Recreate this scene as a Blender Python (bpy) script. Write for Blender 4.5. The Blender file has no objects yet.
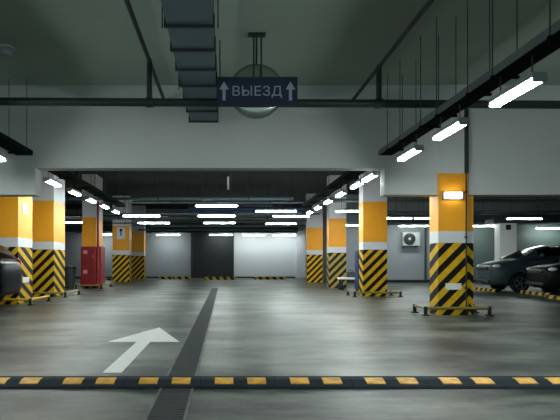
import bpy, bmesh, math, random
from mathutils import Vector, Matrix
random.seed(7)
SC = bpy.context.scene
COL = SC.collection
R = math.radians
EYE = 1.0          # camera height
F = 630.0          # focal length in pixels of the 560 px wide frame
PX, PY = 225.0, 262.0

# ---------------------------------------------------------------- materials
def lin(c):
    return tuple(((v / 255.0) / 12.92 if v / 255.0 <= 0.04045 else ((v / 255.0 + 0.055) / 1.055) ** 2.4) for v in c) + (1.0,)
MATS = {}
def mat(name, rgb, rough=0.6, metal=0.0, emit=None, estr=0.0, noise=0.0, nscale=4.0, spec=None, coat=0.0, bump=0.0):
    if name in MATS: return MATS[name]
    m = bpy.data.materials.new(name); m.use_nodes = True
    nt = m.node_tree; b = nt.nodes['Principled BSDF']
    b.inputs['Base Color'].default_value = lin(rgb)
    b.inputs['Roughness'].default_value = rough
    b.inputs['Metallic'].default_value = metal
    if spec is not None: b.inputs['Specular IOR Level'].default_value = spec
    if coat: b.inputs['Coat Weight'].default_value = coat; b.inputs['Coat Roughness'].default_value = 0.08
    if emit:
        b.inputs['Emission Color'].default_value = emit + (1.0,)
        b.inputs['Emission Strength'].default_value = estr
    if noise or bump:
        tc = nt.nodes.new('ShaderNodeTexCoord')
        n = nt.nodes.new('ShaderNodeTexNoise'); n.inputs['Scale'].default_value = nscale; n.inputs['Detail'].default_value = 5
        nt.links.new(tc.outputs['Object'], n.inputs['Vector'])
    if noise:
        rp = nt.nodes.new('ShaderNodeMapRange')
        rp.inputs['From Min'].default_value = 0.3; rp.inputs['From Max'].default_value = 0.7
        rp.inputs['To Min'].default_value = 1 - noise; rp.inputs['To Max'].default_value = 1 + noise
        nt.links.new(n.outputs['Fac'], rp.inputs['Value'])
        mx = nt.nodes.new('ShaderNodeVectorMath'); mx.operation = 'SCALE'
        mx.inputs[0].default_value = lin(rgb)[:3]
        nt.links.new(rp.outputs['Result'], mx.inputs['Scale'])
        nt.links.new(mx.outputs['Vector'], b.inputs['Base Color'])
    if bump:
        bp = nt.nodes.new('ShaderNodeBump'); bp.inputs['Strength'].default_value = bump; bp.inputs['Distance'].default_value = 0.02
        nt.links.new(n.outputs['Fac'], bp.inputs['Height']); nt.links.new(bp.outputs['Normal'], b.inputs['Normal'])
    MATS[name] = m
    return m

def stripe_mat(name, c1, c2, wear=0.25):
    """diagonal hazard stripes: the mesh's own u coordinate counts the stripe periods"""
    m = bpy.data.materials.new(name); m.use_nodes = True
    nt = m.node_tree; b = nt.nodes['Principled BSDF']; b.inputs['Roughness'].default_value = 0.6; b.inputs['Specular IOR Level'].default_value = 0.2
    uv = nt.nodes.new('ShaderNodeUVMap'); uv.uv_map = 'stripe'
    sx = nt.nodes.new('ShaderNodeSeparateXYZ'); nt.links.new(uv.outputs['UV'], sx.inputs[0])
    fr = nt.nodes.new('ShaderNodeMath'); fr.operation = 'FRACT'; nt.links.new(sx.outputs['X'], fr.inputs[0])
    gt = nt.nodes.new('ShaderNodeMath'); gt.operation = 'GREATER_THAN'; gt.inputs[1].default_value = 0.5
    nt.links.new(fr.outputs[0], gt.inputs[0])
    mx = nt.nodes.new('ShaderNodeMix'); mx.data_type = 'RGBA'
    mx.inputs['A'].default_value = lin(c1); mx.inputs['B'].default_value = lin(c2)
    nt.links.new(gt.outputs[0], mx.inputs['Factor'])
    tc = nt.nodes.new('ShaderNodeTexCoord'); n = nt.nodes.new('ShaderNodeTexNoise')
    n.inputs['Scale'].default_value = 9; n.inputs['Detail'].default_value = 6
    nt.links.new(tc.outputs['Object'], n.inputs['Vector'])
    rp = nt.nodes.new('ShaderNodeMapRange'); rp.inputs['From Min'].default_value = 0.35; rp.inputs['From Max'].default_value = 0.65
    rp.inputs['To Min'].default_value = 1 - wear; rp.inputs['To Max'].default_value = 1.0
    nt.links.new(n.outputs['Fac'], rp.inputs['Value'])
    sc = nt.nodes.new('ShaderNodeVectorMath'); sc.operation = 'SCALE'
    nt.links.new(mx.outputs['Result'], sc.inputs[0]); nt.links.new(rp.outputs['Result'], sc.inputs['Scale'])
    nt.links.new(sc.outputs['Vector'], b.inputs['Base Color'])
    return m

def floor_mat():
    m = bpy.data.materials.new('worn_concrete_floor'); m.use_nodes = True
    nt = m.node_tree; b = nt.nodes['Principled BSDF']; L = nt.links.new
    tc = nt.nodes.new('ShaderNodeTexCoord')
    def noise(scale, det, sx, sy):
        mp = nt.nodes.new('ShaderNodeMapping'); mp.inputs['Scale'].default_value = (sx, sy, 1)
        L(tc.outputs['Object'], mp.inputs['Vector'])
        n = nt.nodes.new('ShaderNodeTexNoise'); n.inputs['Scale'].default_value = scale; n.inputs['Detail'].default_value = det
        n.inputs['Roughness'].default_value = 0.62
        L(mp.outputs['Vector'], n.inputs['Vector']); return n
    a = noise(1.0, 9, 0.6, 1.0); c = noise(6.0, 10, 0.45, 1.0); d = noise(0.35, 3, 1.0, 1.0)
    c.inputs['Roughness'].default_value = 0.75
    cr = nt.nodes.new('ShaderNodeValToRGB')
    cr.color_ramp.elements[0].position = 0.435; cr.color_ramp.elements[0].color = lin(FLOOR_D)
    cr.color_ramp.elements[1].position = 0.575; cr.color_ramp.elements[1].color = lin(FLOOR_L)
    ad = nt.nodes.new('ShaderNodeMath'); ad.operation = 'MULTIPLY_ADD'; ad.inputs[1].default_value = 0.42
    ad2 = nt.nodes.new('ShaderNodeMath'); ad2.operation = 'MULTIPLY'; ad2.inputs[1].default_value = 0.58
    L(a.outputs['Fac'], ad2.inputs[0]); L(c.outputs['Fac'], ad.inputs[0]); L(ad2.outputs[0], ad.inputs[2])
    L(ad.outputs[0], cr.inputs['Fac']); L(cr.outputs['Color'], b.inputs['Base Color'])
    rr = nt.nodes.new('ShaderNodeMapRange'); rr.inputs['From Min'].default_value = 0.3; rr.inputs['From Max'].default_value = 0.7
    rr.inputs['To Min'].default_value = 0.30; rr.inputs['To Max'].default_value = 0.55
    mm = nt.nodes.new('ShaderNodeMath'); mm.operation = 'MULTIPLY_ADD'; mm.inputs[1].default_value = 0.5
    h = nt.nodes.new('ShaderNodeMath'); h.operation = 'MULTIPLY'; h.inputs[1].default_value = 0.5
    L(c.outputs['Fac'], h.inputs[0]); L(d.outputs['Fac'], mm.inputs[0]); L(h.outputs[0], mm.inputs[2])
    L(mm.outputs[0], rr.inputs['Value']); L(rr.outputs['Result'], b.inputs['Roughness'])
    bp = nt.nodes.new('ShaderNodeBump'); bp.inputs['Strength'].default_value = 0.30; bp.inputs['Distance'].default_value = 0.01
    L(c.outputs['Fac'], bp.inputs['Height']); L(bp.outputs['Normal'], b.inputs['Normal'])
    b.inputs['Specular IOR Level'].default_value = 0.22
    return m

FLOOR_D, FLOOR_L = (16, 24, 22), (99, 104, 95)
M_FLOOR = floor_mat()
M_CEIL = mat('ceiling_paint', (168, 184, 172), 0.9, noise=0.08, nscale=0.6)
M_CEILB = mat('shade_dark_ceiling', (26, 38, 40), 0.9, noise=0.1, nscale=0.6)  # shade of the ceiling beyond the beam, put into its base colour
M_BEAM = mat('beam_paint', (210, 211, 211), 0.8, noise=0.05, nscale=0.8)
M_WALL = mat('grey_wall_paint', (140, 145, 150), 0.8, noise=0.06, nscale=0.7)
M_WALLW = mat('white_wall_paint', (192, 196, 199), 0.8)
M_WHITE = mat('white_column_paint', (214, 214, 220), 0.6, noise=0.05, nscale=2)
M_ORANGE = mat('orange_paint', (252, 170, 30), 0.5, noise=0.06, nscale=2)
M_STRIPE = stripe_mat('hazard_stripes', (226, 178, 28), (22, 20, 20))
M_STRIPEW = stripe_mat('worn_hazard_stripes', (200, 172, 90), (40, 36, 32), 0.45)
M_KERB = stripe_mat('kerb_stripes', (205, 168, 50), (20, 22, 22))
M_DARK = mat('dark_steel', (34, 44, 46), 0.6)
M_ROD = mat('hanger_rod_steel', (58, 70, 70), 0.6)
M_TRAY = mat('tray_paint', (24, 34, 37), 0.95, spec=0.05)
M_PIPE = mat('dark_pipe_paint', (36, 44, 46), 0.5)
M_GALV = mat('galvanized_steel', (120, 132, 134), 0.45, 0.6)
M_DUCT = mat('duct_sheet', (92, 112, 124), 0.5, 0.25, noise=0.08, nscale=3)
M_DUCTD = mat('dark_duct_paint', (34, 44, 50), 0.6)
M_DUCTB = mat('dark_blue_duct_paint', (28, 46, 78), 0.6)
M_CABLE = mat('cable_sheath', (22, 24, 26), 0.5)
M_GRATE = mat('cast_grate', (34, 42, 43), 0.7, noise=0.35, nscale=7)
M_EDGE = mat('worn_steel_edge', (92, 102, 102), 0.6, 0.2, noise=0.4, nscale=5)
M_RUBBER = mat('black_rubber', (26, 38, 47), 0.85, noise=0.2, nscale=8, spec=0.2)
M_REFL = mat('bump_yellow', (224, 168, 66), 0.6, noise=0.3, nscale=14)
M_ARROW = mat('road_paint_white', (226, 226, 222), 0.6, noise=0.06, nscale=10)
M_HOUS = mat('lamp_housing', (150, 158, 160), 0.5)
M_NAVY = mat('sign_navy', (20, 34, 66), 0.5)
M_LETTER = mat('sign_letter_grey', (150, 164, 180), 0.5)
M_PINK = mat('faded_decal', (205, 140, 140), 0.5)
M_RED = mat('fire_red', (138, 24, 32), 0.45)
M_REDD = mat('fire_red_door', (128, 20, 28), 0.4)
M_OLIVE = mat('guard_olive', (132, 118, 56), 0.5)
M_YEL = mat('guard_yellow', (226, 176, 30), 0.5)
M_BLACK = mat('matt_black', (14, 15, 16), 0.6)
M_GLASS = mat('car_glass', (10, 14, 16), 0.12, spec=0.05)
M_CHROME = mat('chrome', (210, 214, 216), 0.15, 1.0)
M_LAMPW = mat('headlight_lens', (235, 240, 242), 0.25, spec=0.5)
M_REDL = mat('tail_light', (120, 12, 14), 0.2)
M_ACW = mat('unit_white', (160, 166, 164), 0.5)
M_BLUE = mat('navy_cabinet', (26, 48, 96), 0.4)
M_SIGNW = mat('sign_white', (232, 232, 230), 0.5)
M_MIRROR = mat('mirror_face', (176, 184, 178), 0.18, 0.75)
M_MBACK = mat('mirror_back', (96, 108, 102), 0.5)
M_SHUT = mat('grey_green_shutter', (84, 98, 96), 0.6)
M_GATE = mat('dark_gate', (13, 20, 23), 0.6)
M_BIN = mat('dark_plastic', (62, 70, 72), 0.5)
LAMP_COL = (0.90, 1.0, 0.97)
LAMP = 40.0
M_TUBE = mat('lit_diffuser', (240, 245, 245), 0.4, emit=LAMP_COL, estr=LAMP)
M_TUBEB = mat('lit_diffuser_dim', (240, 245, 245), 0.4, emit=LAMP_COL, estr=23.0)
M_TUBEW = mat('lit_wall_lamp', (250, 245, 235), 0.4, emit=(1.0, 0.95, 0.86), estr=4.5)

# ---------------------------------------------------------------- mesh builder
class MB:
    def __init__(s): s.bm = bmesh.new()
    def box(s, x0, x1, y0, y1, z0, z1, bev=0.0):
        c = ((x0+x1)/2, (y0+y1)/2, (z0+z1)/2)
        r = bmesh.ops.create_cube(s.bm, size=1.0, matrix=Matrix.Translation(c) @ Matrix.Diagonal((abs(x1-x0), abs(y1-y0), abs(z1-z0), 1)))
        if bev:
            es = list({e for v in r['verts'] for e in v.link_edges})
            bmesh.ops.bevel(s.bm, geom=es, offset=bev, segments=2, affect='EDGES', profile=0.5)
        return s
    def tube(s, a, b, rad, n=10, rad2=None):
        a, b = Vector(a), Vector(b); d = b - a
        q = d.to_track_quat('Z', 'Y').to_matrix().to_4x4()
        bmesh.ops.create_cone(s.bm, cap_ends=True, segments=n, radius1=rad, radius2=rad if rad2 is None else rad2,
                              depth=d.length, matrix=Matrix.Translation((a+b)/2) @ q)
        return s
    def path(s, pts, rad, n=8):
        for p, q in zip(pts, pts[1:]): s.tube(p, q, rad, n)
        for p in pts[1:-1]: s.ball(p, rad*1.02, 8)
        return s
    def ball(s, c, rad, n=12, sc=(1, 1, 1)):
        bmesh.ops.create_uvsphere(s.bm, u_segments=n, v_segments=max(6, n//2), radius=rad,
                                  matrix=Matrix.Translation(c) @ Matrix.Diagonal((*sc, 1)))
        return s
    def poly(s, pts, ext):
        vs = [s.bm.verts.new(p) for p in pts]; f = s.bm.faces.new(vs)
        r = bmesh.ops.extrude_face_region(s.bm, geom=[f])
        bmesh.ops.translate(s.bm, vec=ext, verts=[g for g in r['geom'] if isinstance(g, bmesh.types.BMVert)])
        bmesh.ops.recalc_face_normals(s.bm, faces=s.bm.faces)
        return s
    def lathe(s, prof, n, mtx):
        rings = []
        for (r_, z_) in prof:
            rings.append([s.bm.verts.new(mtx @ Vector((r_*math.cos(2*math.pi*i/n), r_*math.sin(2*math.pi*i/n), z_))) for i in range(n)])
        for p, q in zip(rings, rings[1:]):
            for i in range(n): s.bm.faces.new((p[i], p[(i+1) % n], q[(i+1) % n], q[i]))
        for rg in (rings[0], rings[-1]):
            try: s.bm.faces.new(rg)
            except ValueError: pass
        bmesh.ops.recalc_face_normals(s.bm, faces=s.bm.faces)
        return s
    def build(s, name, m, parent=None, smooth=False, org=None, uvf=None):
        if uvf:
            s.bm.normal_update()
            lay = s.bm.loops.layers.uv.new('stripe')
            for f in s.bm.faces:
                for l in f.loops: l[lay].uv = (uvf(l.vert.co, f.normal), 0)
        me = bpy.data.meshes.new(name)
        if org is not None: bmesh.ops.translate(s.bm, vec=-Vector(org), verts=s.bm.verts)
        s.bm.to_mesh(me); s.bm.free(); me.materials.append(m)
        if smooth:
            for p in me.polygons: p.use_smooth = True
            try: me.set_sharp_from_angle(angle=R(40))
            except Exception: pass
        o = bpy.data.objects.new(name, me); COL.objects.link(o)
        if org is not None: o.location = org
        if parent:
            o.parent = parent
        return o

def tag(o, label, cat, group=None, kind=None):
    o['label'] = label; o['category'] = cat
    if group: o['group'] = group
    if kind: o['kind'] = kind
    return o
def thing(name, label, cat, loc=(0, 0, 0), rz=0, group=None, kind=None):
    o = bpy.data.objects.new(name, None); COL.objects.link(o); o.empty_display_size = 0.1
    o.location = loc; o.rotation_euler = (0, 0, rz)
    return tag(o, label, cat, group, kind)
def dup(root, loc, rz=None, label=None, group=None):
    r = root.copy(); COL.objects.link(r); r.location = loc
    if rz is not None: r.rotation_euler = (0, 0, rz)
    if label: r['label'] = label
    if group: r['group'] = group
    for ch in list(root.children):
        c = ch.copy(); COL.objects.link(c); c.parent = r
        for g in list(ch.children):
            d = g.copy(); COL.objects.link(d); d.parent = c
    return r
def struct(name, mb, m, uvf=None, smooth=False):
    o = mb.build(name, m, None, uvf=uvf, smooth=smooth); o['kind'] = 'structure'
    return o

# ---------------------------------------------------------------- the setting
CEIL = 4.34
BD = 11.9            # front face of the cross beam
BW = 39.6            # back wall
RW = 31.0            # wall behind the right hand bays
struct('floor', MB().box(-22, 26, -10, 42, -0.2, 0), M_FLOOR)
struct('ceiling', MB().box(-22, 26, -10, BD+0.2, CEIL, CEIL+0.2), M_CEIL)
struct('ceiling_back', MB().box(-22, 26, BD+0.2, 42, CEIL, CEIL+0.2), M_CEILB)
struct('wall_back', MB().box(-22, 5.2, BW, BW+0.2, 0, CEIL), M_WALL)
struct('wall_right', MB().box(5.0, 26, RW, RW+0.2, 0, CEIL).box(5.0, 5.2, RW+0.2, BW, 0, CEIL), M_WALL)
struct('wall_left', MB().box(-22.2, -22, -10, 42, 0, CEIL), M_WALL)
struct('wall_far_right', MB().box(26, 26.2, -10, 42, 0, CEIL), M_WALL)
# white painted stretch of the back wall, with a pilaster on its right
struct('wall_back_white', MB().box(0.55, 4.5, BW-0.06, BW, 0, CEIL), M_WALLW)
struct('trim_1', MB().box(4.45, 5.0, BW-0.5, BW-0.06, 0, CEIL), M_WHITE)
# dark sliding gate in the back wall
g = MB().box(-2.05, 0.5, BW-0.10, BW-0.02, 0.02, 2.9)
for i in range(9): g.box(-2.03+i*0.285, -2.0+i*0.285, BW-0.125, BW-0.10, 0.04, 2.88)
struct('door_1', g, M_GATE)
struct('trim_2', MB().box(-2.15, -2.05, BW-0.14, BW, 0, 3.0).box(0.5, 0.56, BW-0.14, BW, 0, 3.0).box(-2.15, 0.56, BW-0.14, BW, 2.9, 3.0), M_DARK)
# beam across the aisle: high over the lane, lower over the bays on both sides
bp = [(-22, 2.27), (-3.58, 2.27), (-3.58, 2.775), (3.02, 2.775), (3.02, 2.27), (26, 2.27), (26, CEIL), (-22, CEIL)]
struct('ceiling_beam', MB().poly([(x, BD, z) for x, z in bp], (0, 0.36, 0)), M_BEAM)
struct('baseboard_right', MB().box(5.4, 26, RW-0.25, RW, 0, 0.13), M_BLACK)
struct('baseboard_back', MB().box(-22, 4.4, BW-0.22, BW-0.145, 0, 0.09), M_BLACK)

sh = MB().box(10.6, 24, RW-0.05, RW, 0.14, 3.2)
for i in range(20): sh.box(10.6, 24, RW-0.075, RW-0.05, 0.2+i*0.15, 0.29+i*0.15)
struct('door_2', sh, M_SHUT)
# ---------------------------------------------------------------- striped columns
P = 0.30
def column(label, xl, xr, d, dep, ztop=2.67, smat=None, zs=1.36, zw=1.58, phase=0.0, top=CEIL-0.002, plain=False):
    t = thing('concrete_column', label, 'column', ((xl+xr)/2, d, 0), 0, 'orange and striped columns' if not plain else None, 'thing')
    w = (xr-xl)/2
    u = lambda co, n: ((co.x if abs(n.x) < 0.5 else (w if n.x > 0 else -w)) - co.z - (0.42*co.y if n.x > 0 else -0.42*co.y))/P + phase
    MB().box(-w, w, 0, dep, 0, zs).build('striped_base', smat or M_STRIPE, t, uvf=u)
    MB().box(-w, w, 0, dep, zs, zw).build('white_band', M_WHITE, t)
    MB().box(-w, w, 0, dep, zw, ztop).build('orange_band', M_ORANGE, t)
    MB().box(-w, w, 0, dep, ztop, top).build('white_shaft', M_WHITE, t)
    return t

# nearest right column, standing in the beam line: a pilaster runs up the beam above it
t = thing('concrete_column', 'nearest right column, orange and striped, with lit wall lamp and white plate', 'column', (4.30, 11.86, 0), 0, 'orange and striped columns', 'thing')
w = 0.285
u = lambda co, n: ((co.x if abs(n.x) < 0.5 else (w if n.x > 0 else -w)) - co.z - (0.45*co.y if n.x < 0 else 0.0))/0.32 + 0.2
MB().box(-w, w, 0, 0.5, 0, 1.36).build('striped_base', M_STRIPE, t, uvf=u)
MB().box(-w, w, 0, 0.5, 1.36, 1.58).build('white_band', M_WHITE, t)
MB().box(-w, w, 0, 0.5, 1.58, 2.265).box(-w, w, 0, 0.04, 2.265, 2.67).build('orange_band', M_ORANGE, t)
MB().box(-w, w, 0, 0.04, 2.67, CEIL).build('pilaster', M_BEAM, t)
u2 = lambda co, n: (-co.x - co.z + co.y)/P
MB().box(w, w+0.13, 0.10, 0.5, 0, 1.36).build('striped_return', M_STRIPE, t, uvf=u2)
MB().box(w, w+0.13, 0.10, 0.5, 1.36, 1.58).build('white_return', M_WHITE, t)
MB().box(w, w+0.13, 0.10, 0.5, 1.58, 2.265).build('orange_return', M_ORANGE, t)
# dark conduit down the face
c = MB().tube((4.53, 11.83, 0.02), (4.53, 11.83, 2.67), 0.013, 10).tube((4.53, 11.82, 2.67), (4.53, 11.82, 3.9), 0.038, 12)
for z in (0.5, 1.45, 2.3, 3.2): c.box(4.505, 4.555, 11.815, 11.86, z, z+0.03)
tag(c.build('conduit', M_DARK, org=(4.53, 11.82, 0)), 'dark vertical conduit running down the nearest right column', 'conduit')

column('second right column, striped, between the nearest column and the navy cabinet', 4.0, 4.70, 18.26, 0.55, 2.75, phase=0.1)
column('third right column, worn stripes, behind the white trolley', 4.0, 4.66, 24.2, 0.55, 2.67, M_STRIPEW)
column('farthest right column, slim and striped, near the bright back wall', 4.0, 4.76, 30.7, 0.55, 2.67, phase=0.3)
column('nearest left column at the photo edge, with the black car in front', -5.60, -4.89, 14.9, 1.1, 2.75, phase=0.5)
column('second left column with orange band above bold chevron stripes', -5.49, -4.89, 18.0, 1.25, 2.75, phase=0.05)
column('third left column wrapped in red fire cabinets', -5.42, -4.89, 23.9, 1.3, 2.70, phase=0.2)
column('fourth left column carrying a white pictogram board', -5.68, -4.83, 31.8, 0.8, 2.82, phase=0.6)
column('fifth left column, smallest, closest to the back wall', -5.62, -4.78, 37.2, 0.7, 2.78, phase=0.0)
# plain white column far right
t = thing('concrete_column', 'plain white column behind the dark parked cars', 'column', (12.78, 28.4, 0), 0, None, 'thing')
MB().box(-0.38, 0.38, 0, 0.6, 0, 2.75, 0.02).build('white_shaft', M_SIGNW, t)
MB().box(-0.75, 0.75, -0.2, 0.8, 2.75, 2.95).build('dark_capital', M_DUCTD, t)
MB().box(-0.12, 0.1, -0.03, 0, 2.45, 2.68).build('dark_plate', M_BLACK, t)

# wall lamp on the nearest right column
def wall_lamp(label, loc, rz):
    t = thing('wall_lamp', label, 'lamp', loc, rz)
    MB().box(-0.19, 0.19, -0.03, 0, -0.075, 0.075, 0.008).build('back_plate', M_HOUS, t)
    MB().box(-0.165, 0.165, -0.075, -0.03, -0.055, 0.055, 0.015).build('lens', M_TUBEW, t)
    for x in (-0.18, 0.18): MB().box(x-0.012, x+0.012, -0.085, -0.03, -0.07, 0.07, 0.004).build('end_bracket', M_HOUS, t)
wall_lamp('lit white bulkhead lamp high on the nearest right column', (4.27, 11.86, 2.25), 0)
# white plates
def plate(label, loc, rz, w_, h_, sign=False):
    t = thing('plate', label, 'sign', loc, rz)
    t.name = 'wall_plate'
    MB().box(-w_/2, w_/2, -0.015, 0, -h_/2, h_/2, 0.004).build('panel', M_SIGNW, t)
    for sx_ in (-1, 1):
        for sz_ in (-1, 1): MB().tube((sx_*(w_/2-0.02), -0.02, sz_*(h_/2-0.02)), (sx_*(w_/2-0.02), -0.012, sz_*(h_/2-0.02)), 0.007, 8).build('screw', M_GALV, t)
    if sign:
        MB().tube((0, -0.022, 0.16), (0, -0.014, 0.16), 0.075, 16).box(-0.03, 0.03, -0.022, -0.014, -0.12, 0.1).build('pictogram', M_BLACK, t)
    return t
plate('small white plate on the stripes of the nearest right column', (4.30, 11.86, 0.54), 0, 0.30, 0.12)
plate('small white plate on the stripes of the nearest left column', (-4.89, 15.45, 0.56), R(90), 0.5, 0.14)
plate('white pictogram board with dark symbol on the fourth left column', (-5.25, 31.8, 2.45), 0, 0.42, 0.6, True)
plate('small pale plate on the orange band of the nearest left column', (-4.89, 15.4, 2.3), R(90), 0.34, 0.26)

# ---------------------------------------------------------------- steel guards round column feet
def guard(label, x0, x1, y0, y1, z=0.13, m=None):
    t = thing('column_guard', label, 'guard', ((x0+x1)/2, y0, 0), 0, 'low steel guards at column feet')
    a, b, D = -(x1-x0)/2, (x1-x0)/2, y1-y0
    MB().path([(a, D, z), (a, 0, z), (b, 0, z), (b, D, z)], 0.028, 10).build('rail', m or M_OLIVE, t, True)
    for (x, y) in ((a, 0), (b, 0), (a, D), (b, D)):
        MB().tube((x, y, 0), (x, y, z+0.03), 0.035, 10).box(x-0.06, x+0.06, y-0.06, y+0.06, 0, 0.02).build('post', M_BLACK, t)
    return t
guard('low dull yellow rail guard round the foot of the nearest right column', 3.74, 4.93, 11.74, 12.42, 0.14)
guard('low yellow rail guard round the foot of the nearest left column', -5.95, -4.5, 14.55, 16.1, 0.13, M_YEL)
guard('low rail guard round the foot of the second left column', -5.7, -4.5, 17.75, 19.4, 0.13)
guard('low rail guard round the foot of the second right column', 3.70, 5.0, 17.95, 18.95, 0.13)
guard('low rail guard below the red fire cabinets', -5.55, -4.6, 23.45, 25.35, 0.13)

# ---------------------------------------------------------------- speed bump
t = thing('speed_bump', 'black rubber speed bump with yellow blocks across the lane', 'speed bump', (0, 4.95, 0))
prof = [(0, 0), (0.02, 0.018), (0.15, 0.05), (0.30, 0.05), (0.43, 0.018), (0.45, 0)]
pitch = 0.607
x = (-89-225)/119.5-pitch
k = 0
while x < 4.2:
    m_ = MB().poly([(x+0.002, y, z) for y, z in prof], (pitch-0.004, 0, 0)).build('rubber_module', M_RUBBER, t)
    for off in (0.118, 0.118+0.262):
        a = x+off
        r_ = MB()
        # block lies on the sloping near face and wraps over the crest
        def q(y): return 0.018+(y-0.02)/(0.13)*0.032 if y < 0.15 else 0.05
        pts = [(0.06, q(0.06)), (0.15, 0.05), (0.20, 0.05)]
        top = [(y, z+0.006) for y, z in pts]
        r_.poly([(a, y, z-0.004) for y, z in pts] + [(a, y, z) for y, z in reversed(top)], (0.148, 0, 0))
        r_.build('yellow_block', M_REFL, m_)
    x += pitch

# ---------------------------------------------------------------- floor arrow and drain
tx = -1.02
ap = [(tx-0.085, 5.68), (tx+0.085, 5.68), (tx+0.085, 7.88), (tx+0.45, 7.88), (tx+0.02, 9.6), (tx-0.45, 7.88), (tx-0.085, 7.88)]
o = MB().poly([(x, y, 0.0005) for x, y in ap], (0, 0, 0.0025)).build('floor_arrow', M_ARROW, org=(tx, 7.6, 0))
tag(o, 'white painted arrow on the lane floor pointing ahead', 'road marking')
t = thing('drain_channel', 'long dark drain channel with steel edges down the lane', 'drain', (-0.38, 2.5, 0))
MB().box(-0.12, 0.12, 0, 21.5, 0.0005, 0.003).build('channel', M_BLACK, t)
for sx_ in (-1, 1):
    MB().box(sx_*0.125-0.009, sx_*0.125+0.009, 0, 21.5, 0.0005, 0.008).build('edge_rail', M_EDGE, t)
gr = MB()
for i in range(430): gr.box(-0.11, 0.11, i*0.05+0.006, i*0.05+0.044, 0.003, 0.006)
gr.build('grate', M_GRATE, t)

# ---------------------------------------------------------------- fluorescent battens
def make_batten(label, loc, rz, group, rod, long=1.0, tube=None):
    t = thing('fluorescent_light', label, 'ceiling light', loc, rz, group)
    h = long/2
    MB().box(-0.07, 0.07, -h, h, 0.02, 0.07, 0.006).build('housing', M_HOUS, t)
    MB().poly([(-0.05, -h+0.02, 0.02), (0.05, -h+0.02, 0.02), (0.038, -h+0.02, -0.022), (-0.038, -h+0.02, -0.022)], (0, long-0.04, 0)).build('diffuser', tube or M_TUBE, t)
    for s in (-1, 1):
        MB().box(-0.066, 0.066, s*h-0.02, s*h+0.02, -0.026, 0.022, 0.004).build('end_cap', M_HOUS, t)
        MB().tube((0, s*h*0.7, 0.07), (0, s*h*0.7, 0.07+rod), 0.0065, 6).build('hanger_rod', M_ROD, t)
    return t
ORD = ['nearest', 'second', 'third', 'fourth', 'fifth', 'sixth', 'seventh', 'eighth', 'ninth']
XR, ZL = 2.96, 2.72
TR = 0.20
gR = 'battens under the right cable tray'
b0 = make_batten('nearest lit batten under the right cable tray', (XR, 6.42, ZL), 0, gR, TR)
for i, y in enumerate((8.29, 10.1, 12.85, 14.1, 16.05, 18.0, 19.95, 21.9)):
    dup(b0, (XR, y, ZL), 0, ORD[i+1]+' lit batten from the camera under the right cable tray')
gL = 'battens under the left cable tray'
XL = -3.76
NEAR_R = (4.5, 2.55)
NEAR_L = (8.2, 6.25, 4.3)
dup(b0, (XL, 10.15, ZL), 0, 'lit batten cut by the left photo edge, before the beam', gL)
for i, y in enumerate((13.75, 15.7, 17.65, 19.6, 21.55)):
    dup(b0, (XL, y, ZL), 0, ORD[i]+' lit batten beyond the beam in the left row', gL)
# unseen battens added along the same rows, to light the beam and foreground
gN = 'added overhead battens out of view'
for y in NEAR_R: dup(b0, (XR, y, ZL), 0, 'added batten continuing the right row overhead, out of view, lighting the foreground', gN+', right row')
for y in NEAR_L: dup(b0, (XL, y, ZL), 0, 'added batten continuing the left row overhead, out of view, lighting the foreground', gN+', left row')
# battens hung crosswise further back
gC = 'crosswise battens in the back of the garage'
cz = lambda d, py: EYE + (PY-py)*d/F
b1 = None
cross = [
    (216.5, 206.0, 21.0, 'short dim crosswise batten, topmost of the middle stack'),
    (216.5, 216.0, 23.9, 'second crosswise batten down in the middle stack'),
    (219.5, 223.0, 28.3, 'third crosswise batten down in the middle stack'),
    (221.0, 234.9, 38.55, 'lowest batten of the middle stack, on the dark gate'),
    (141.5, 216.0, 24.0, 'crosswise batten upper left, above the fourth left column'),
    (154.0, 223.0, 28.0, 'crosswise batten left of the middle, second row down'),
    (168.0, 234.9, 38.55, 'batten on the grey back wall left of the dark gate'),
    (276.0, 211.3, 21.8, 'thin high crosswise batten right of the middle stack'),
    (291.0, 216.3, 24.4, 'crosswise batten right of the middle stack, second row'),
    (281.0, 223.8, 28.6, 'crosswise batten above the white wall, third row'),
    (254.0, 235.2, 38.55, 'left one of two low battens before the white back wall'),
    (284.0, 235.2, 38.55, 'right one of two low battens before the white back wall'),
    (356.0, 211.3, 21.8, 'high crosswise batten peeping out left of the second right column'),
    (354.0, 225.3, 29.0, 'low crosswise batten behind the second right column'),
    (394.0, 218.4, 25.2, 'crosswise batten right of the second right column'),
    (431.5, 218.4, 25.2, 'crosswise batten just left of the nearest right column'),
    (413.0, 226.0, 29.8, 'crosswise batten above the outdoor cooling unit'),
    (482.0, 226.0, 29.8, 'crosswise batten between nearest right column and plain white column'),
    (524.0, 218.8, 25.2, 'crosswise batten above the dark parked sedan'),
    (550.0, 228.3, 30.3, 'crosswise batten low at the right photo edge'),
    (70.0, 222.5, 28.0, 'crosswise batten between second and third left columns'),
    (100.0, 234.5, 38.55, 'far batten behind the third left column'),
]
for px, py, d, lab in cross:
    loc = ((px-PX)*d/F, d, cz(d, py))
    if b1 is None:
        b1 = make_batten(lab, loc, R(90), gC, CEIL-loc[2]-0.07, 1.42, M_TUBEB)
        b1z = loc[2]
    else:
        c = dup(b1, loc, R(90), lab)
        for ch in list(c.children):
            if ch.name.startswith('hanger_rod'):
                L_old = CEIL-b1z-0.07; L_new = (EYE+1.77 if d > 38 else EYE+1.82 if d in (30.3,) else CEIL)-loc[2]-0.07
                ch.scale = (1, 1, L_new/L_old); ch.location = (0, 0, 0.07*(1-L_new/L_old))

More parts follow.
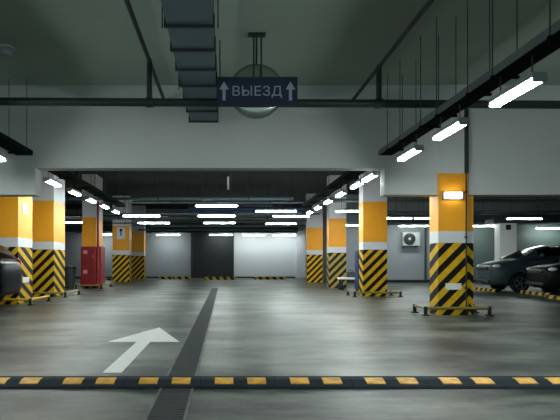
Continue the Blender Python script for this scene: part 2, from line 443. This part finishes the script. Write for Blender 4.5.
# ---------------------------------------------------------------- cable trays
def tray(label, x0, x1, y0, y1, z0, rods, rod_label=None):
    t = thing('cable_tray', label, 'cable tray', ((x0+x1)/2, y0, z0))
    h = (x1-x0)/2; L_ = y1-y0
    for s in (-1, 1):
        MB().box(s*h-0.008, s*h+0.008, 0, L_, 0, 0.09).build('side_rail', M_GALV if s < 0 and y0 < 5 else M_TRAY, t)
    rg = MB(); n = int(L_/0.3)
    for i in range(n): rg.box(-h, h, 0.1+i*0.3, 0.14+i*0.3, 0.005, 0.025)
    rg.box(-h, h, 0, L_, 0.0, 0.005)
    rg.build('rung', M_TRAY, t)
    for k_ in range(4):
        xx = -h+0.05+k_*(2*h-0.1)/3
        pts = [(xx+random.uniform(-0.02, 0.02), y_*L_/14, 0.05+random.uniform(0, 0.035)) for y_ in range(15)]
        MB().path(pts, 0.018, 6).build('cable', M_CABLE, t)
    for y in rods:
        for s in (-1, 1):
            MB().tube((s*(h+0.012), y-y0, 0), (s*(h+0.012), y-y0, CEIL-z0), 0.0065, 6).build('hanger_rod', M_ROD, t)
        MB().box(-h-0.03, h+0.03, y-y0-0.02, y-y0+0.02, -0.03, 0).build('hanger_bracket', M_TRAY, t)
    return t
tray('dark cable tray before the beam over the right row of battens', 2.90, 3.14, 2.0, 11.88, 2.94+0.07, (5.6, 6.8, 7.5, 8.6, 9.3, 10.4, 11.2))
tray('dark cable tray beyond the beam over the right row of battens', 2.82, 3.12, 12.28, 23.0, 3.01, (13, 15, 17, 19, 21, 22.7))
tray('dark cable tray entering at the left photo edge before the beam', -3.93, -3.63, 3.0, 11.88, 3.01, (6, 8, 10, 11.5))
tray('dark cable tray beyond the beam over the left row of battens', -3.93, -3.63, 12.28, 23.0, 3.01, (13, 15, 17, 19, 21, 22.7))

# ---------------------------------------------------------------- pipes
def pipe(name, label, pts, rad, m=M_PIPE, cat='pipe', n=14, group=None, clamps=()):
    t = thing(name, label, cat, pts[0], 0, group)
    o_ = Vector(pts[0])
    MB().path([Vector(p)-o_ for p in pts], rad, n).build('run', m, t, True)
    for (c_, ax) in clamps:
        c_ = Vector(c_)-o_; v = Vector(ax)*0.05
        MB().tube(c_-v, c_+v, rad*1.25, n).build('coupling', m, t, True)
    return t
ym = 9.5; zm = EYE+2.41
pipe('sprinkler_main', 'thick dark main pipe crossing the whole ceiling before the beam',
     [(-12, ym, zm+0.06), (14, ym, zm-0.09)], 0.062,
     clamps=[((-1.14, ym, zm-0.002), (1, 0, 0)), ((2.32, ym, zm-0.022), (1, 0, 0)), ((-4, ym, zm+0.014), (1, 0, 0)), ((5.5, ym, zm-0.04), (1, 0, 0))])
pipe('sprinkler_branch', 'thin dark branch pipe running to the beam left of the duct',
     [(-1.14, 1.0, EYE+3.03), (-1.14, BD, EYE+3.03)], 0.03, clamps=[((-1.14, ym, EYE+3.03), (0, 1, 0))])
pipe('sprinkler_branch', 'thin dark branch pipe running to the beam right of the exit sign',
     [(2.32, 1.0, EYE+2.94), (2.32, BD, EYE+2.94)], 0.03, clamps=[((2.32, ym, EYE+2.94), (0, 1, 0))])
pipe('drop_pipe', 'short dark drop pipe joining left branch to the main pipe', [(-1.14, ym, zm+0.06), (-1.14, ym, EYE+3.0)], 0.04)
pipe('drop_pipe', 'short dark drop pipe joining right branch to the main pipe', [(2.32, ym, zm+0.03), (2.32, ym, EYE+2.91)], 0.04)
# back of the garage: services under the dark ceiling
def service(label, x0, x1, y, z, rad, m, group=None):
    t = pipe('service_pipe', label, [(x0, y, z), (x1, y, z)], rad, m, n=10, group=group)
    k_ = max(2, int((x1-x0)/3.2))
    for i_ in range(k_):
        xx = (x1-x0)*(i_+0.5)/k_
        MB().tube((xx, 0, rad), (xx, 0, CEIL-z), 0.01, 6).box(xx-0.02, xx+0.02, -rad-0.01, rad+0.01, -rad-0.012, rad+0.012).build('pipe_hanger', M_DARK, t)
service('long dark pipe highest across the bays, first behind the beam', -14, 20, 17.4, 3.78, 0.07, M_PIPE)
service('dark blue pipe across the middle of the back bays', -1.5, 3.6, 26.2, 3.2, 0.09, M_DUCTB)
gP = 'thin service pipes crossing the dark back ceiling'
rr = random.Random(11)
for y, z, x0, x1 in ((23.1, 3.32, -14, 2.5), (23.3, 3.26, 3.3, 22), (25.9, 2.98, -9, 3.9), (26.8, 3.15, 5.4, 24), (27.6, 3.05, -16, 0.0), (29.3, 2.92, -3.4, 3.8),
                     (29.2, 3.22, 5.4, 20), (30.2, 3.1, -14, 3.8), (31.6, 2.95, -7, 1.0), (33.0, 3.3, -16, 3.8), (33.6, 2.9, -4, 4.6), (35.0, 3.05, -18, 4.6),
                     (36.2, 2.85, -5, 4.2), (25.5, 3.4, -12, 3.8), (28.8, 2.75, 5.6, 11.8)):
    service('thin service pipe crossing the dark ceiling in the back', x0, x1, y, z, rr.choice((0.025, 0.035, 0.05, 0.06)), rr.choice((M_PIPE, M_GALV, M_PIPE, M_DUCT)), gP)
pipe('fire_riser', 'thin red riser pipe up the corner of the third left column', [(-4.81, 23.84, 0.05), (-4.81, 23.84, 3.3)], 0.045, M_RED)
pipe('wall_pipe', 'dark vertical pipe on the right wall beside the cooling unit', [(9.85, RW-0.06, 0.1), (9.85, RW-0.06, 3.4)], 0.05)
pipe('wall_pipe', 'slim pale pipe up the left edge of the second left column', [(-5.53, 17.97, 0.05), (-5.53, 17.97, 4.2)], 0.03, M_GALV)

# ducts
def duct(label, x0, x1, y0, y1, z0, z1, m, axis='y', fl=1.0):
    t = thing('ventilation_duct', label, 'duct', ((x0+x1)/2, y0, z0))
    a, b = -(x1-x0)/2, (x1-x0)/2; D = y1-y0; H = z1-z0
    MB().box(a, b, 0, D, 0, H).build('casing', m, t)
    ln = D if axis == 'y' else (x1-x0); n = max(1, int(ln/fl))
    for i in range(n+1):
        p = i*ln/n
        if axis == 'y': MB().box(a-0.03, b+0.012, p-0.02, p+0.02, -0.03, H+0.03).build('flange', M_DUCTD, t)
        else: MB().box(a+p-0.02, a+p+0.02, -0.03, D+0.03, -0.03, H+0.03).build('flange', m, t)
    return t
dt = duct('grey flanged ventilation duct along the ceiling left of the exit sign', -0.64, -0.135, 3.0, 11.6, EYE+2.60, EYE+3.0, M_DUCT, 'y', 0.72)
for y in (1.5, 4.0, 6.5):
    for s in (-1, 1): MB().tube((s*0.31, y, 0.0), (s*0.31, y, CEIL-EYE-2.60), 0.008, 6).build('hanger_rod', M_DARK, dt)
duct('wide dark duct along the top of the back wall', -9, 4.4, 38.2, 38.9, EYE+1.80, EYE+2.35, M_DUCTD, 'x', 1.4)
duct('dark blue duct hanging in the middle of the back bays', 0.3, 2.0, 27.0, 27.7, EYE+2.45, EYE+2.75, M_DUCTB, 'x', 0.8)
duct('dark duct across the right bays behind the nearest right column', 5.3, 22, 29.9, 30.7, EYE+1.85, EYE+2.3, M_DUCTD, 'x', 1.6)
duct('dark duct across the far left bays', -19, -6.2, 36.0, 36.7, EYE+1.75, EYE+2.3, M_DUCTD, 'x', 1.6)
# pendant sensor
t = thing('pendant_sensor', 'small white rod sensor hanging in the dark ceiling void', 'sensor', (0.1, 20.0, 3.35))
MB().tube((0, 0, -0.02), (0, 0, 0.36), 0.035, 12).ball((0, 0, -0.02), 0.036).build('body', M_SIGNW, t, True)
MB().tube((0, 0, 0.36), (0, 0, CEIL-3.35), 0.01, 6).build('cord', M_DARK, t)
# small white ceiling fitting at the top left edge
t = thing('ceiling_speaker', 'small pale round fitting on the ceiling at the left photo edge', 'ceiling fitting', (-3.42, 9.8, CEIL))
MB().lathe([(0.02, -0.14), (0.09, -0.12), (0.11, -0.05), (0.12, 0.0)], 20, Matrix()).build('dome', M_HOUS, t, True)
MB().tube((0, 0, -0.02), (0, 0, 0), 0.15, 20).build('rim', M_SIGNW, t, True)

# ---------------------------------------------------------------- exit sign
D = 9.2
sx0, sx1 = (217-PX)*D/F, (297.5-PX)*D/F
z0, z1 = EYE+(PY-106)*D/F, EYE+(PY-77)*D/F
cx, czz = (sx0+sx1)/2, (z0+z1)/2
t = thing('exit_sign', 'navy hanging sign reading ВЫЕЗД between two up arrows', 'sign', (cx, D, czz))
W, H = (sx1-sx0)/2, (z1-z0)/2
MB().box(-W, W, 0, 0.05, -H, H, 0.008).build('board', M_NAVY, t)
fr = MB()
fr.box(-W, W, -0.006, 0.0, -H, -H+0.02).box(-W, W, -0.006, 0, H-0.02, H).box(-W, -W+0.02, -0.006, 0, -H, H).box(W-0.02, W, -0.006, 0, -H, H)
fr.build('frame', M_DARK, t)
cu = bpy.data.curves.new('lettering', 'FONT'); cu.body = 'ВЫЕЗД'; cu.size = 0.285; cu.align_x = 'CENTER'; cu.align_y = 'CENTER'; cu.extrude = 0.003
cu.space_character = 1.02
tmp = bpy.data.objects.new('tmp_text', cu); COL.objects.link(tmp)
bpy.context.view_layer.update()
me = bpy.data.meshes.new_from_object(tmp.evaluated_get(bpy.context.evaluated_depsgraph_get()))
bpy.data.objects.remove(tmp)
xs = [v.co.x for v in me.vertices]; ys = [v.co.y for v in me.vertices]
sc_x = 0.72/(max(xs)-min(xs)); sc_y = 0.175/(max(ys)-min(ys)); mx_, my_ = (max(xs)+min(xs))/2, (max(ys)+min(ys))/2
for v in me.vertices: v.co.x = (v.co.x-mx_)*sc_x; v.co.y = (v.co.y-my_)*sc_y
me.materials.clear(); me.materials.append(M_LETTER)
lo = bpy.data.objects.new('lettering', me); COL.objects.link(lo); lo.parent = t
lo.location = (0.0, -0.004, -0.005); lo.rotation_euler = (R(90), 0, 0)
for s in (-1, 1):
    a = s*0.485
    pts = [(a-0.022, -0.13), (a+0.022, -0.13), (a+0.022, 0.03), (a+0.07, 0.03), (a, 0.145), (a-0.07, 0.03), (a-0.022, 0.03)]
    MB().poly([(x_, -0.006, z_) for x_, z_ in pts], (0, 0.006, 0)).build('arrow_symbol', M_LETTER, t)
top = CEIL-czz
for x_ in (-0.05, 0.06):
    MB().tube((x_, 0.025, H), (x_, 0.025, top-0.01), 0.012, 8).build('hanging_rod', M_DARK, t)
MB().box(-0.13, 0.12, -0.04, 0.09, top-0.03, top).build('ceiling_bracket', M_DARK, t)

# round convex mirror behind the sign
D2 = 9.33
mx0 = (256.5-PX)*D2/F; mz = EYE+(PY-91)*D2/F
t = thing('convex_mirror', 'round convex mirror half hidden behind the navy exit sign', 'mirror', (mx0, D2, mz))
rot = Matrix.Rotation(R(90), 4, 'X')
rad = 26.5*D2/F
tilt = Matrix.Rotation(R(10), 4, 'X')
MB().lathe([(rad*math.sin(a), 0.06*(math.cos(a))-0.02) for a in [i*math.pi/2/10 for i in range(1, 11)]], 36, rot @ Matrix.Translation((0, 0, 0))).build('mirror_dish', M_MIRROR, t, True)
MB().lathe([(rad*0.98, -0.03), (rad*1.03, -0.03), (rad*1.03, 0.0), (rad*0.98, 0.0)], 36, rot).build('rim', M_MBACK, t, True)
MB().tube((0, 0.03, 0), (0, 0.03, CEIL-mz), 0.014, 8).build('mounting_rod', M_DARK, t)

# ---------------------------------------------------------------- red fire cabinets on third left column
def cabinet(label, loc, w_, h_, d_):
    t = thing('fire_cabinet', label, 'fire cabinet', loc, 0, 'red cabinets on the third left column')
    MB().box(-w_/2, w_/2, 0, d_, 0, h_, 0.006).build('body', M_RED, t)
    dr = MB().box(-w_/2+0.02, w_/2-0.02, -0.02, 0, 0.02, h_-0.02, 0.005).build('door', M_REDD, t)
    MB().box(w_/2-0.09, w_/2-0.06, -0.045, -0.02, h_/2-0.06, h_/2+0.06, 0.004).build('handle', M_CHROME, dr)
    MB().box(-0.17, -0.02, -0.024, -0.02, h_*0.62, h_*0.8).build('decal', M_PINK, dr)
    return t
cabinet('lower red fire cabinet standing before the third left column', (-5.14, 23.62, 0.08), 0.54, 0.78, 0.27)
cabinet('upper red fire cabinet stacked on the lower one', (-5.14, 23.62, 0.86), 0.54, 0.72, 0.27)
t = thing('hose_box', 'narrow red hose box on the lane side of the third left column', 'hose box', (-4.89, 24.0, 0.1))
MB().box(0, 0.14, 0, 0.95, 0, 1.5, 0.008).build('body', M_RED, t)
hb = MB().box(0.14, 0.155, 0.03, 0.92, 0.03, 1.47, 0.005).build('door', M_REDD, t)
MB().box(0.155, 0.18, 0.1, 0.13, 0.7, 0.85, 0.004).build('handle', M_CHROME, hb)

# grey bin left of the red cabinets
t = thing('waste_bin', 'dark grey bin leaning beside the red fire cabinets', 'bin', (-5.90, 23.9, 0))
MB().lathe([(0.16, 0.0), (0.24, 0.72), (0.25, 0.75), (0.22, 0.75)], 20, Matrix()).build('body', M_BIN, t, True)
MB().lathe([(0.26, 0.75), (0.25, 0.80), (0.1, 0.86), (0.02, 0.87)], 20, Matrix()).build('lid', M_BLACK, t, True)

# ---------------------------------------------------------------- outdoor cooling unit on right wall
s_ = F/(RW-0.35)
ax, az = (411.5-PX)/s_, EYE+(PY-239)/s_
t = thing('cooling_unit', 'pale outdoor cooling unit with black fan on the right wall', 'air conditioner', (ax, RW-0.35, az))
MB().box(-0.42, 0.42, 0, 0.3, -0.33, 0.33, 0.015).build('casing', M_ACW, t)
MB().lathe([(0.0, 0.0), (0.27, 0.0), (0.29, -0.02), (0.0, -0.02)][1:3]+[(0.25, -0.03), (0.02, -0.03)], 32, Matrix.Translation((-0.1, -0.01, 0)) @ rot.inverted()).build('fan_well', M_BLACK, t, True)
fg = MB()
for r_ in (0.09, 0.17, 0.25):
    for i in range(24):
        a, b = 2*math.pi*i/24, 2*math.pi*(i+1)/24
        fg.tube((-0.1+r_*math.cos(a), -0.045, r_*math.sin(a)), (-0.1+r_*math.cos(b), -0.045, r_*math.sin(b)), 0.008, 5)
for i in range(8):
    a = math.pi*i/4
    fg.tube((-0.1, -0.045, 0), (-0.1+0.27*math.cos(a), -0.045, 0.27*math.sin(a)), 0.006, 5)
fg.build('fan_grille', M_DARK, t)
MB().ball((-0.1, -0.05, 0), 0.07, 14, (1, 0.4, 1)).build('fan_hub', M_ACW, t, True)
for x_ in (-0.3, 0.3):
    MB().box(x_-0.02, x_+0.02, 0.0, 0.33, -0.37, -0.33).box(x_-0.02, x_+0.02, 0.31, 0.35, -0.45, -0.33).build('wall_bracket', M_DARK, t)

# ---------------------------------------------------------------- navy cabinet and white trolley by third right column
t = thing('navy_cabinet', 'tall navy metal cabinet between the second and third right columns', 'cabinet', (4.95, 21.6, 0))
MB().box(-0.40, 0.40, 0, 0.5, 0.06, 1.40, 0.01).build('body', M_BLUE, t)
MB().box(-0.36, 0.36, 0.03, 0.47, 0, 0.06).build('plinth', M_BLACK, t)
for s in (-1, 1):
    dr = MB().box(min(0.005*s, 0.385*s), max(0.005*s, 0.385*s), -0.02, 0, 0.08, 1.38, 0.005).build('door', M_BLUE, t)
    MB().box(s*0.05-0.01, s*0.05+0.01, -0.045, -0.02, 0.68, 0.82).build('handle', M_CHROME, dr)
t = thing('platform_trolley', 'white decked trolley on black wheels before the third right column', 'trolley', (4.52, 22.6, 0))
MB().box(-0.45, 0.45, -0.28, 0.28, 0.38, 0.45, 0.01).build('deck', M_SIGNW, t)
MB().path([(0.42, -0.24, 0.45), (0.42, -0.24, 0.95), (0.42, 0.24, 0.95), (0.42, 0.24, 0.45)], 0.016, 8).build('push_handle', M_DARK, t, True)
for (x_, y_) in ((-0.36, -0.22), (0.36, -0.22), (-0.36, 0.22), (0.36, 0.22)):
    wh = MB().tube((x_, y_-0.03, 0.09), (x_, y_+0.03, 0.09), 0.09, 16).build('wheel', M_BLACK, t, True)
    MB().box(x_-0.03, x_+0.03, y_-0.04, y_+0.04, 0.17, 0.38).build('fork', M_DARK, wh)
t = thing('tool_box', 'small dark box lying on the white trolley deck', 'box', (4.50, 22.6, 0.45))
MB().box(-0.14, 0.14, -0.12, 0.12, 0, 0.2, 0.015).build('body', M_BIN, t)
MB().path([(-0.07, 0, 0.2), (-0.07, 0, 0.25), (0.07, 0, 0.25), (0.07, 0, 0.2)], 0.01, 6).build('handle', M_BLACK, t)

# ---------------------------------------------------------------- wheel stops / kerb pieces
def stop(label, loc, rz, length, group, prof=((-0.075, 0), (-0.06, 0.10), (0.06, 0.10), (0.075, 0)), hp=0.2):
    o_ = MB().poly([(-length/2, y_, z_) for y_, z_ in prof], (length, 0, 0))
    ob = o_.build('wheel_stop', M_KERB, uvf=lambda co, n: (co.x+co.z*0.6)/(2*hp)+100)
    ob.location = loc; ob.rotation_euler = (0, 0, rz)
    return tag(ob, label, 'wheel stop', group)
gB = 'striped wheel stops along the back wall'
for xa, xb, yy, lab in ((159, 172, 36.5, 'striped wheel stop before the grey back wall, beside the fifth left column'),
                    (173.5, 191, 36.5, 'striped wheel stop before the grey back wall, left of the dark gate'),
                    (205, 236, 35.5, 'long striped wheel stop before the dark gate'),
                    (254, 286, 36.0, 'long striped wheel stop before the white back wall')):
    stop(lab, (((xa+xb)/2-PX)*yy/F, yy, 0), 0, (xb-xa)*yy/F, gB, ((-0.09, 0), (-0.07, 0.16), (0.07, 0.16), (0.09, 0)))
gS = 'striped wheel stops at the right bays'
stop('striped wheel stop under the nose of the dark grey sedan', (9.0, 21.7, 0), R(90), 1.8, gS)
stop('striped wheel stop under the nose of the black car', (9.45, 19.1, 0), R(90), 1.8, gS)
stop('striped wheel stop in the empty bay nearest the right photo edge', (8.9, 16.6, 0), R(90), 1.6, gS)
gQ = 'striped wheel stops at the left bays'
stop('striped wheel stop behind the fourth left column', (-6.6, 34.5, 0), 0, 1.6, gQ)

# ---------------------------------------------------------------- cars
def car(label, loc, rz, paint, plate_=True, scale=(1, 1, 1), hl=0.0, hatch=False):
    t = thing('car', label, 'car', loc, rz, None)
    st = [  # x, z top, half width, z bottom
        (0.00, 0.58, 0.50, 0.34), (0.05, 0.66, 0.66, 0.26), (0.22, 0.73, 0.80, 0.20), (0.55, 0.80, 0.87, 0.19), (1.10, 0.90, 0.895, 0.19),
        (1.60, 0.93, 0.90, 0.19), (2.40, 0.95, 0.90, 0.19), (3.20, 0.98, 0.90, 0.19), (3.80, 1.02, 0.89, 0.20), (4.25, 1.02, 0.85, 0.24), (4.44, 0.96, 0.76, 0.30), (4.50, 0.80, 0.62, 0.36)]
    if hatch: st = st[:8] + [(3.80, 0.98, 0.88, 0.20), (4.15, 0.92, 0.84, 0.24), (4.30, 0.84, 0.76, 0.28), (4.36, 0.72, 0.62, 0.36)]
    st = [(a, b+hl, c_, d_) for a, b, c_, d_ in st]
    bm = bmesh.new(); rings = []
    for x_, zt, w_, zb in st:
        hgt = zt-zb
        half = [(w_*0.80, zb), (w_*0.96, zb+0.10*hgt), (w_, zb+0.45*hgt), (w_*0.985, zb+0.72*hgt), (w_*0.93, zb+0.93*hgt), (w_*0.70, zt+0.012), (w_*0.32, zt+0.022)]
        ring = [bm.verts.new((x_, -a, z_)) for a, z_ in half] + [bm.verts.new((x_, a, z_)) for a, z_ in reversed(half)]
        rings.append(ring)
    n = len(rings[0])
    for p, q in zip(rings, rings[1:]):
        for i in range(n): bm.faces.new((p[i], p[(i+1) % n], q[(i+1) % n], q[i]))
    bm.faces.new(rings[0]); bm.faces.new(rings[-1])
    bmesh.ops.recalc_face_normals(bm, faces=bm.faces)
    me = bpy.data.meshes.new('tmp_body'); bm.to_mesh(me); bm.free()
    tb = bpy.data.objects.new('tmp_body', me); COL.objects.link(tb)
    sub = tb.modifiers.new('s', 'SUBSURF'); sub.levels = 2; sub.render_levels = 2
    WX = (0.88, 3.58)
    cut = MB()
    for wx in WX:
        for s in (-1, 1): cut.tube((wx, s*0.62, 0.31), (wx, s*1.1, 0.31), 0.375, 32)
    cu_ = cut.build('tmp_cut', M_BLACK)
    bo = tb.modifiers.new('b', 'BOOLEAN'); bo.object = cu_; bo.operation = 'DIFFERENCE'
    bpy.context.view_layer.update()
    fin = bpy.data.meshes.new_from_object(tb.evaluated_get(bpy.context.evaluated_depsgraph_get()))
    bpy.data.objects.remove(tb); bpy.data.objects.remove(cu_)
    for p in fin.polygons: p.use_smooth = True
    try: fin.set_sharp_from_angle(angle=R(35))
    except Exception: pass
    fin.materials.clear(); fin.materials.append(paint)
    body = bpy.data.objects.new('body', fin); COL.objects.link(body); body.parent = t
    # cabin
    cs = [  # x, belt z, belt half width, roof z, roof half width
        (1.02, 0.885, 0.76, 0.90, 0.72), (1.30, 0.915, 0.80, 1.08, 0.70), (1.62, 0.925, 0.815, 1.26, 0.655), (1.92, 0.935, 0.82, 1.385, 0.62),
        (2.02, 0.935, 0.82, 1.41, 0.61), (2.52, 0.945, 0.82, 1.455, 0.60), (2.60, 0.95, 0.82, 1.455, 0.60), (3.10, 0.965, 0.815, 1.42, 0.60),
        (3.20, 0.97, 0.81, 1.405, 0.60), (3.55, 0.985, 0.79, 1.29, 0.62), (3.90, 1.0, 0.76, 1.13, 0.65), (4.08, 1.01, 0.72, 1.03, 0.68)]
    if hatch: cs = cs[:8] + [(3.25, 0.97, 0.81, 1.44, 0.60), (3.65, 0.97, 0.80, 1.36, 0.60), (3.98, 0.95, 0.78, 1.16, 0.63), (4.20, 0.90, 0.74, 0.90, 0.66)]
    if hl: cs = [(a-(0.12 if i_ < 3 else 0), b+hl, c_, d_+(hl if i_ == 0 or i_ > 9 else hl*0.7 if i_ < 4 else hl*0.35), e_) for i_, (a, b, c_, d_, e_) in enumerate(cs)]
    def ringpts(c_):
        x_, zb, wb, zt, wt = c_
        dz = zt-zb
        h = [(wb, zb-0.03), (wb+(wt-wb)*0.08, zb+0.10*dz), (wt+(wb-wt)*0.12, zt-0.14*dz), (wt*0.90, zt-0.03*dz), (wt*0.45, zt+0.012)]
        return [(x_, -a, z_) for a, z_ in h] + [(x_, a, z_) for a, z_ in reversed(h)]
    RP = [ringpts(c_) for c_ in cs]
    # which cells are glass: key -> list of (station, column)
    glass = {'windshield': [(i, j) for i in (0, 1, 2) for j in (3, 4, 5)],
             'rear_window': [(i, j) for i in (8, 9, 10) for j in (3, 4, 5)]}
    sides = {}
    for j in (1, 7):
        sides[('side_window', j, 0)] = [(2, j), (3, j), (4, j)]
        sides[('side_window', j, 1)] = [(6, j)]
        sides[('side_window', j, 2)] = [(8, j)]
    allg = {}
    for k_, v in glass.items():
        for c_ in v: allg[c_] = k_
    for k_, v in sides.items():
        for c_ in v: allg[c_] = k_
    groups = {}
    for i in range(len(RP)-1):
        for j in range(len(RP[0])-1):
            groups.setdefault(allg.get((i, j), 'cabin_shell'), []).append((i, j))
    for key, cells in groups.items():
        b_ = bmesh.new(); vm = {}
        def vv(i, j):
            if (i, j) not in vm: vm[(i, j)] = b_.verts.new(RP[i][j])
            return vm[(i, j)]
        for i, j in cells: b_.faces.new((vv(i, j), vv(i+1, j), vv(i+1, j+1), vv(i, j+1)))
        bmesh.ops.recalc_face_normals(b_, faces=b_.faces)
        mb = MB(); mb.bm.free(); mb.bm = b_
        nm = key if isinstance(key, str) else key[0]
        mb.build(nm, paint if nm == 'cabin_shell' else M_GLASS, t, True)
    # wheels
    for wx in WX:
        for s in (-1, 1):
            c_ = (wx, s*0.79, 0.31)
            ring = Matrix.Translation(c_) @ Matrix.Rotation(R(90), 4, 'X')
            wh = MB().lathe([(0.19, -0.09), (0.29, -0.10), (0.31, -0.07), (0.31, 0.07), (0.29, 0.10), (0.19, 0.09)], 36, ring).build('wheel', M_RUBBER, t, True)
            rm = MB().tube((wx, s*0.79-0.07, 0.31), (wx, s*0.79+0.07, 0.31), 0.05, 12)
            for k_ in range(5):
                a = 2*math.pi*k_/5
                rm.tube((wx, s*0.855, 0.31), (wx+0.19*math.cos(a), s*0.865, 0.31+0.19*math.sin(a)), 0.028, 6)
            for i in range(28):
                a, b = 2*math.pi*i/28, 2*math.pi*(i+1)/28
                rm.tube((wx+0.195*math.cos(a), s*0.87, 0.31+0.195*math.sin(a)), (wx+0.195*math.cos(b), s*0.87, 0.31+0.195*math.sin(b)), 0.016, 5)
            rm.build('rim', M_GALV, wh, True)
    # lights, grille, bumper, plates, mirrors, handles, sills
    for s in (-1, 1):
        MB().ball((0.20, s*0.665, 0.635+hl), 0.12, 16, (1.15, 0.95, 0.52)).build('headlight', M_LAMPW, t, True)
        MB().ball((4.22 if hatch else 4.38, s*(0.70 if hatch else 0.66), 0.80+hl), 0.10, 16, (0.7, 0.9, 1.0)).build('tail_light', M_REDL, t, True)
        MB().ball((1.55, s*0.98, 0.99+hl), 0.10, 12, (0.7, 1.0, 0.65)).tube((1.52, s*0.82, 0.95+hl), (1.54, s*0.93, 0.97+hl), 0.03, 8).build('wing_mirror', paint, t, True)
        for x_ in (2.35, 3.25): MB().box(x_, x_+0.18, s*0.885-0.012, s*0.885+0.012, 0.83+hl, 0.855+hl, 0.005).build('door_handle', M_CHROME, t)
        MB().box(1.32, 3.14, s*0.86-0.02, s*0.86+0.02, 0.17, 0.25, 0.01).build('sill', M_BLACK, t)
        MB().path([(1.30, s*0.823, 0.93+hl), (2.0, s*0.835, 0.945+hl), (3.1, s*0.83, 0.97+hl), (3.5, s*0.81, 0.98+hl)], 0.009, 6).build('window_trim', M_CHROME, t)
    MB().box(-0.025, 0.06, -0.42, 0.42, 0.50+hl, 0.60+hl, 0.02).build('grille', M_BLACK, t)
    MB().box(-0.03, 0.09, -0.52, 0.52, 0.30, 0.40, 0.02).build('bumper_intake', M_BLACK, t)
    if plate_: MB().box(-0.045, -0.02, -0.26, 0.26, 0.41, 0.50, 0.004).build('number_plate', M_SIGNW, t)
    t.scale = scale
    return t
P_GREY = mat('car_paint_dark_grey', (56, 69, 77), 0.35, 0.0, spec=0.2)
P_BLACK = mat('car_paint_black', (12, 18, 20), 0.35, 0.0, spec=0.1)
P_NAVY = mat('car_paint_navy_black', (7, 11, 19), 0.3, 0.0, spec=0.08)
car('dark grey sedan parked nose to the lane behind the black car', (8.75, 21.4, 0), 0, P_GREY, plate_=False, scale=(1.0, 1.0, 1.0), hl=0.23)
car('black car cut by the right photo edge, nearest of the parked pair', (9.35, 19.0, 0), 0, P_BLACK, plate_=False, scale=(1.0, 1.0, 1.0), hl=0.15)
car('black hatchback cut by the left photo edge before the nearest left column', (-8.93, 13.65, 0), 0, P_NAVY, plate_=False, scale=(1.0, 0.95, 1.07), hatch=True, hl=0.10)

# ---------------------------------------------------------------- world, camera, view
w = bpy.data.worlds.new('World'); SC.world = w; w.use_nodes = True
bg = w.node_tree.nodes['Background']; bg.inputs['Color'].default_value = (0.31, 0.43, 0.42, 1); bg.inputs['Strength'].default_value = 0.5
cam = bpy.data.cameras.new('Camera'); co = bpy.data.objects.new('Camera', cam); COL.objects.link(co)
co.location = (0, 0, EYE); co.rotation_euler = (R(90), 0, 0)
cam.sensor_width = 36; cam.sensor_fit = 'HORIZONTAL'; cam.lens = F/560*36
cam.shift_x = (280-PX)/560; cam.shift_y = (PY-210)/560
cam.clip_end = 200
SC.camera = co
SC.view_settings.view_transform = 'Standard'; SC.view_settings.look = 'None'
SC.view_settings.exposure = 1.5; SC.view_settings.gamma = 1.0; SC.view_settings.use_curve_mapping = False
SC.cycles.use_denoising = True
SC.cycles.max_bounces = 8
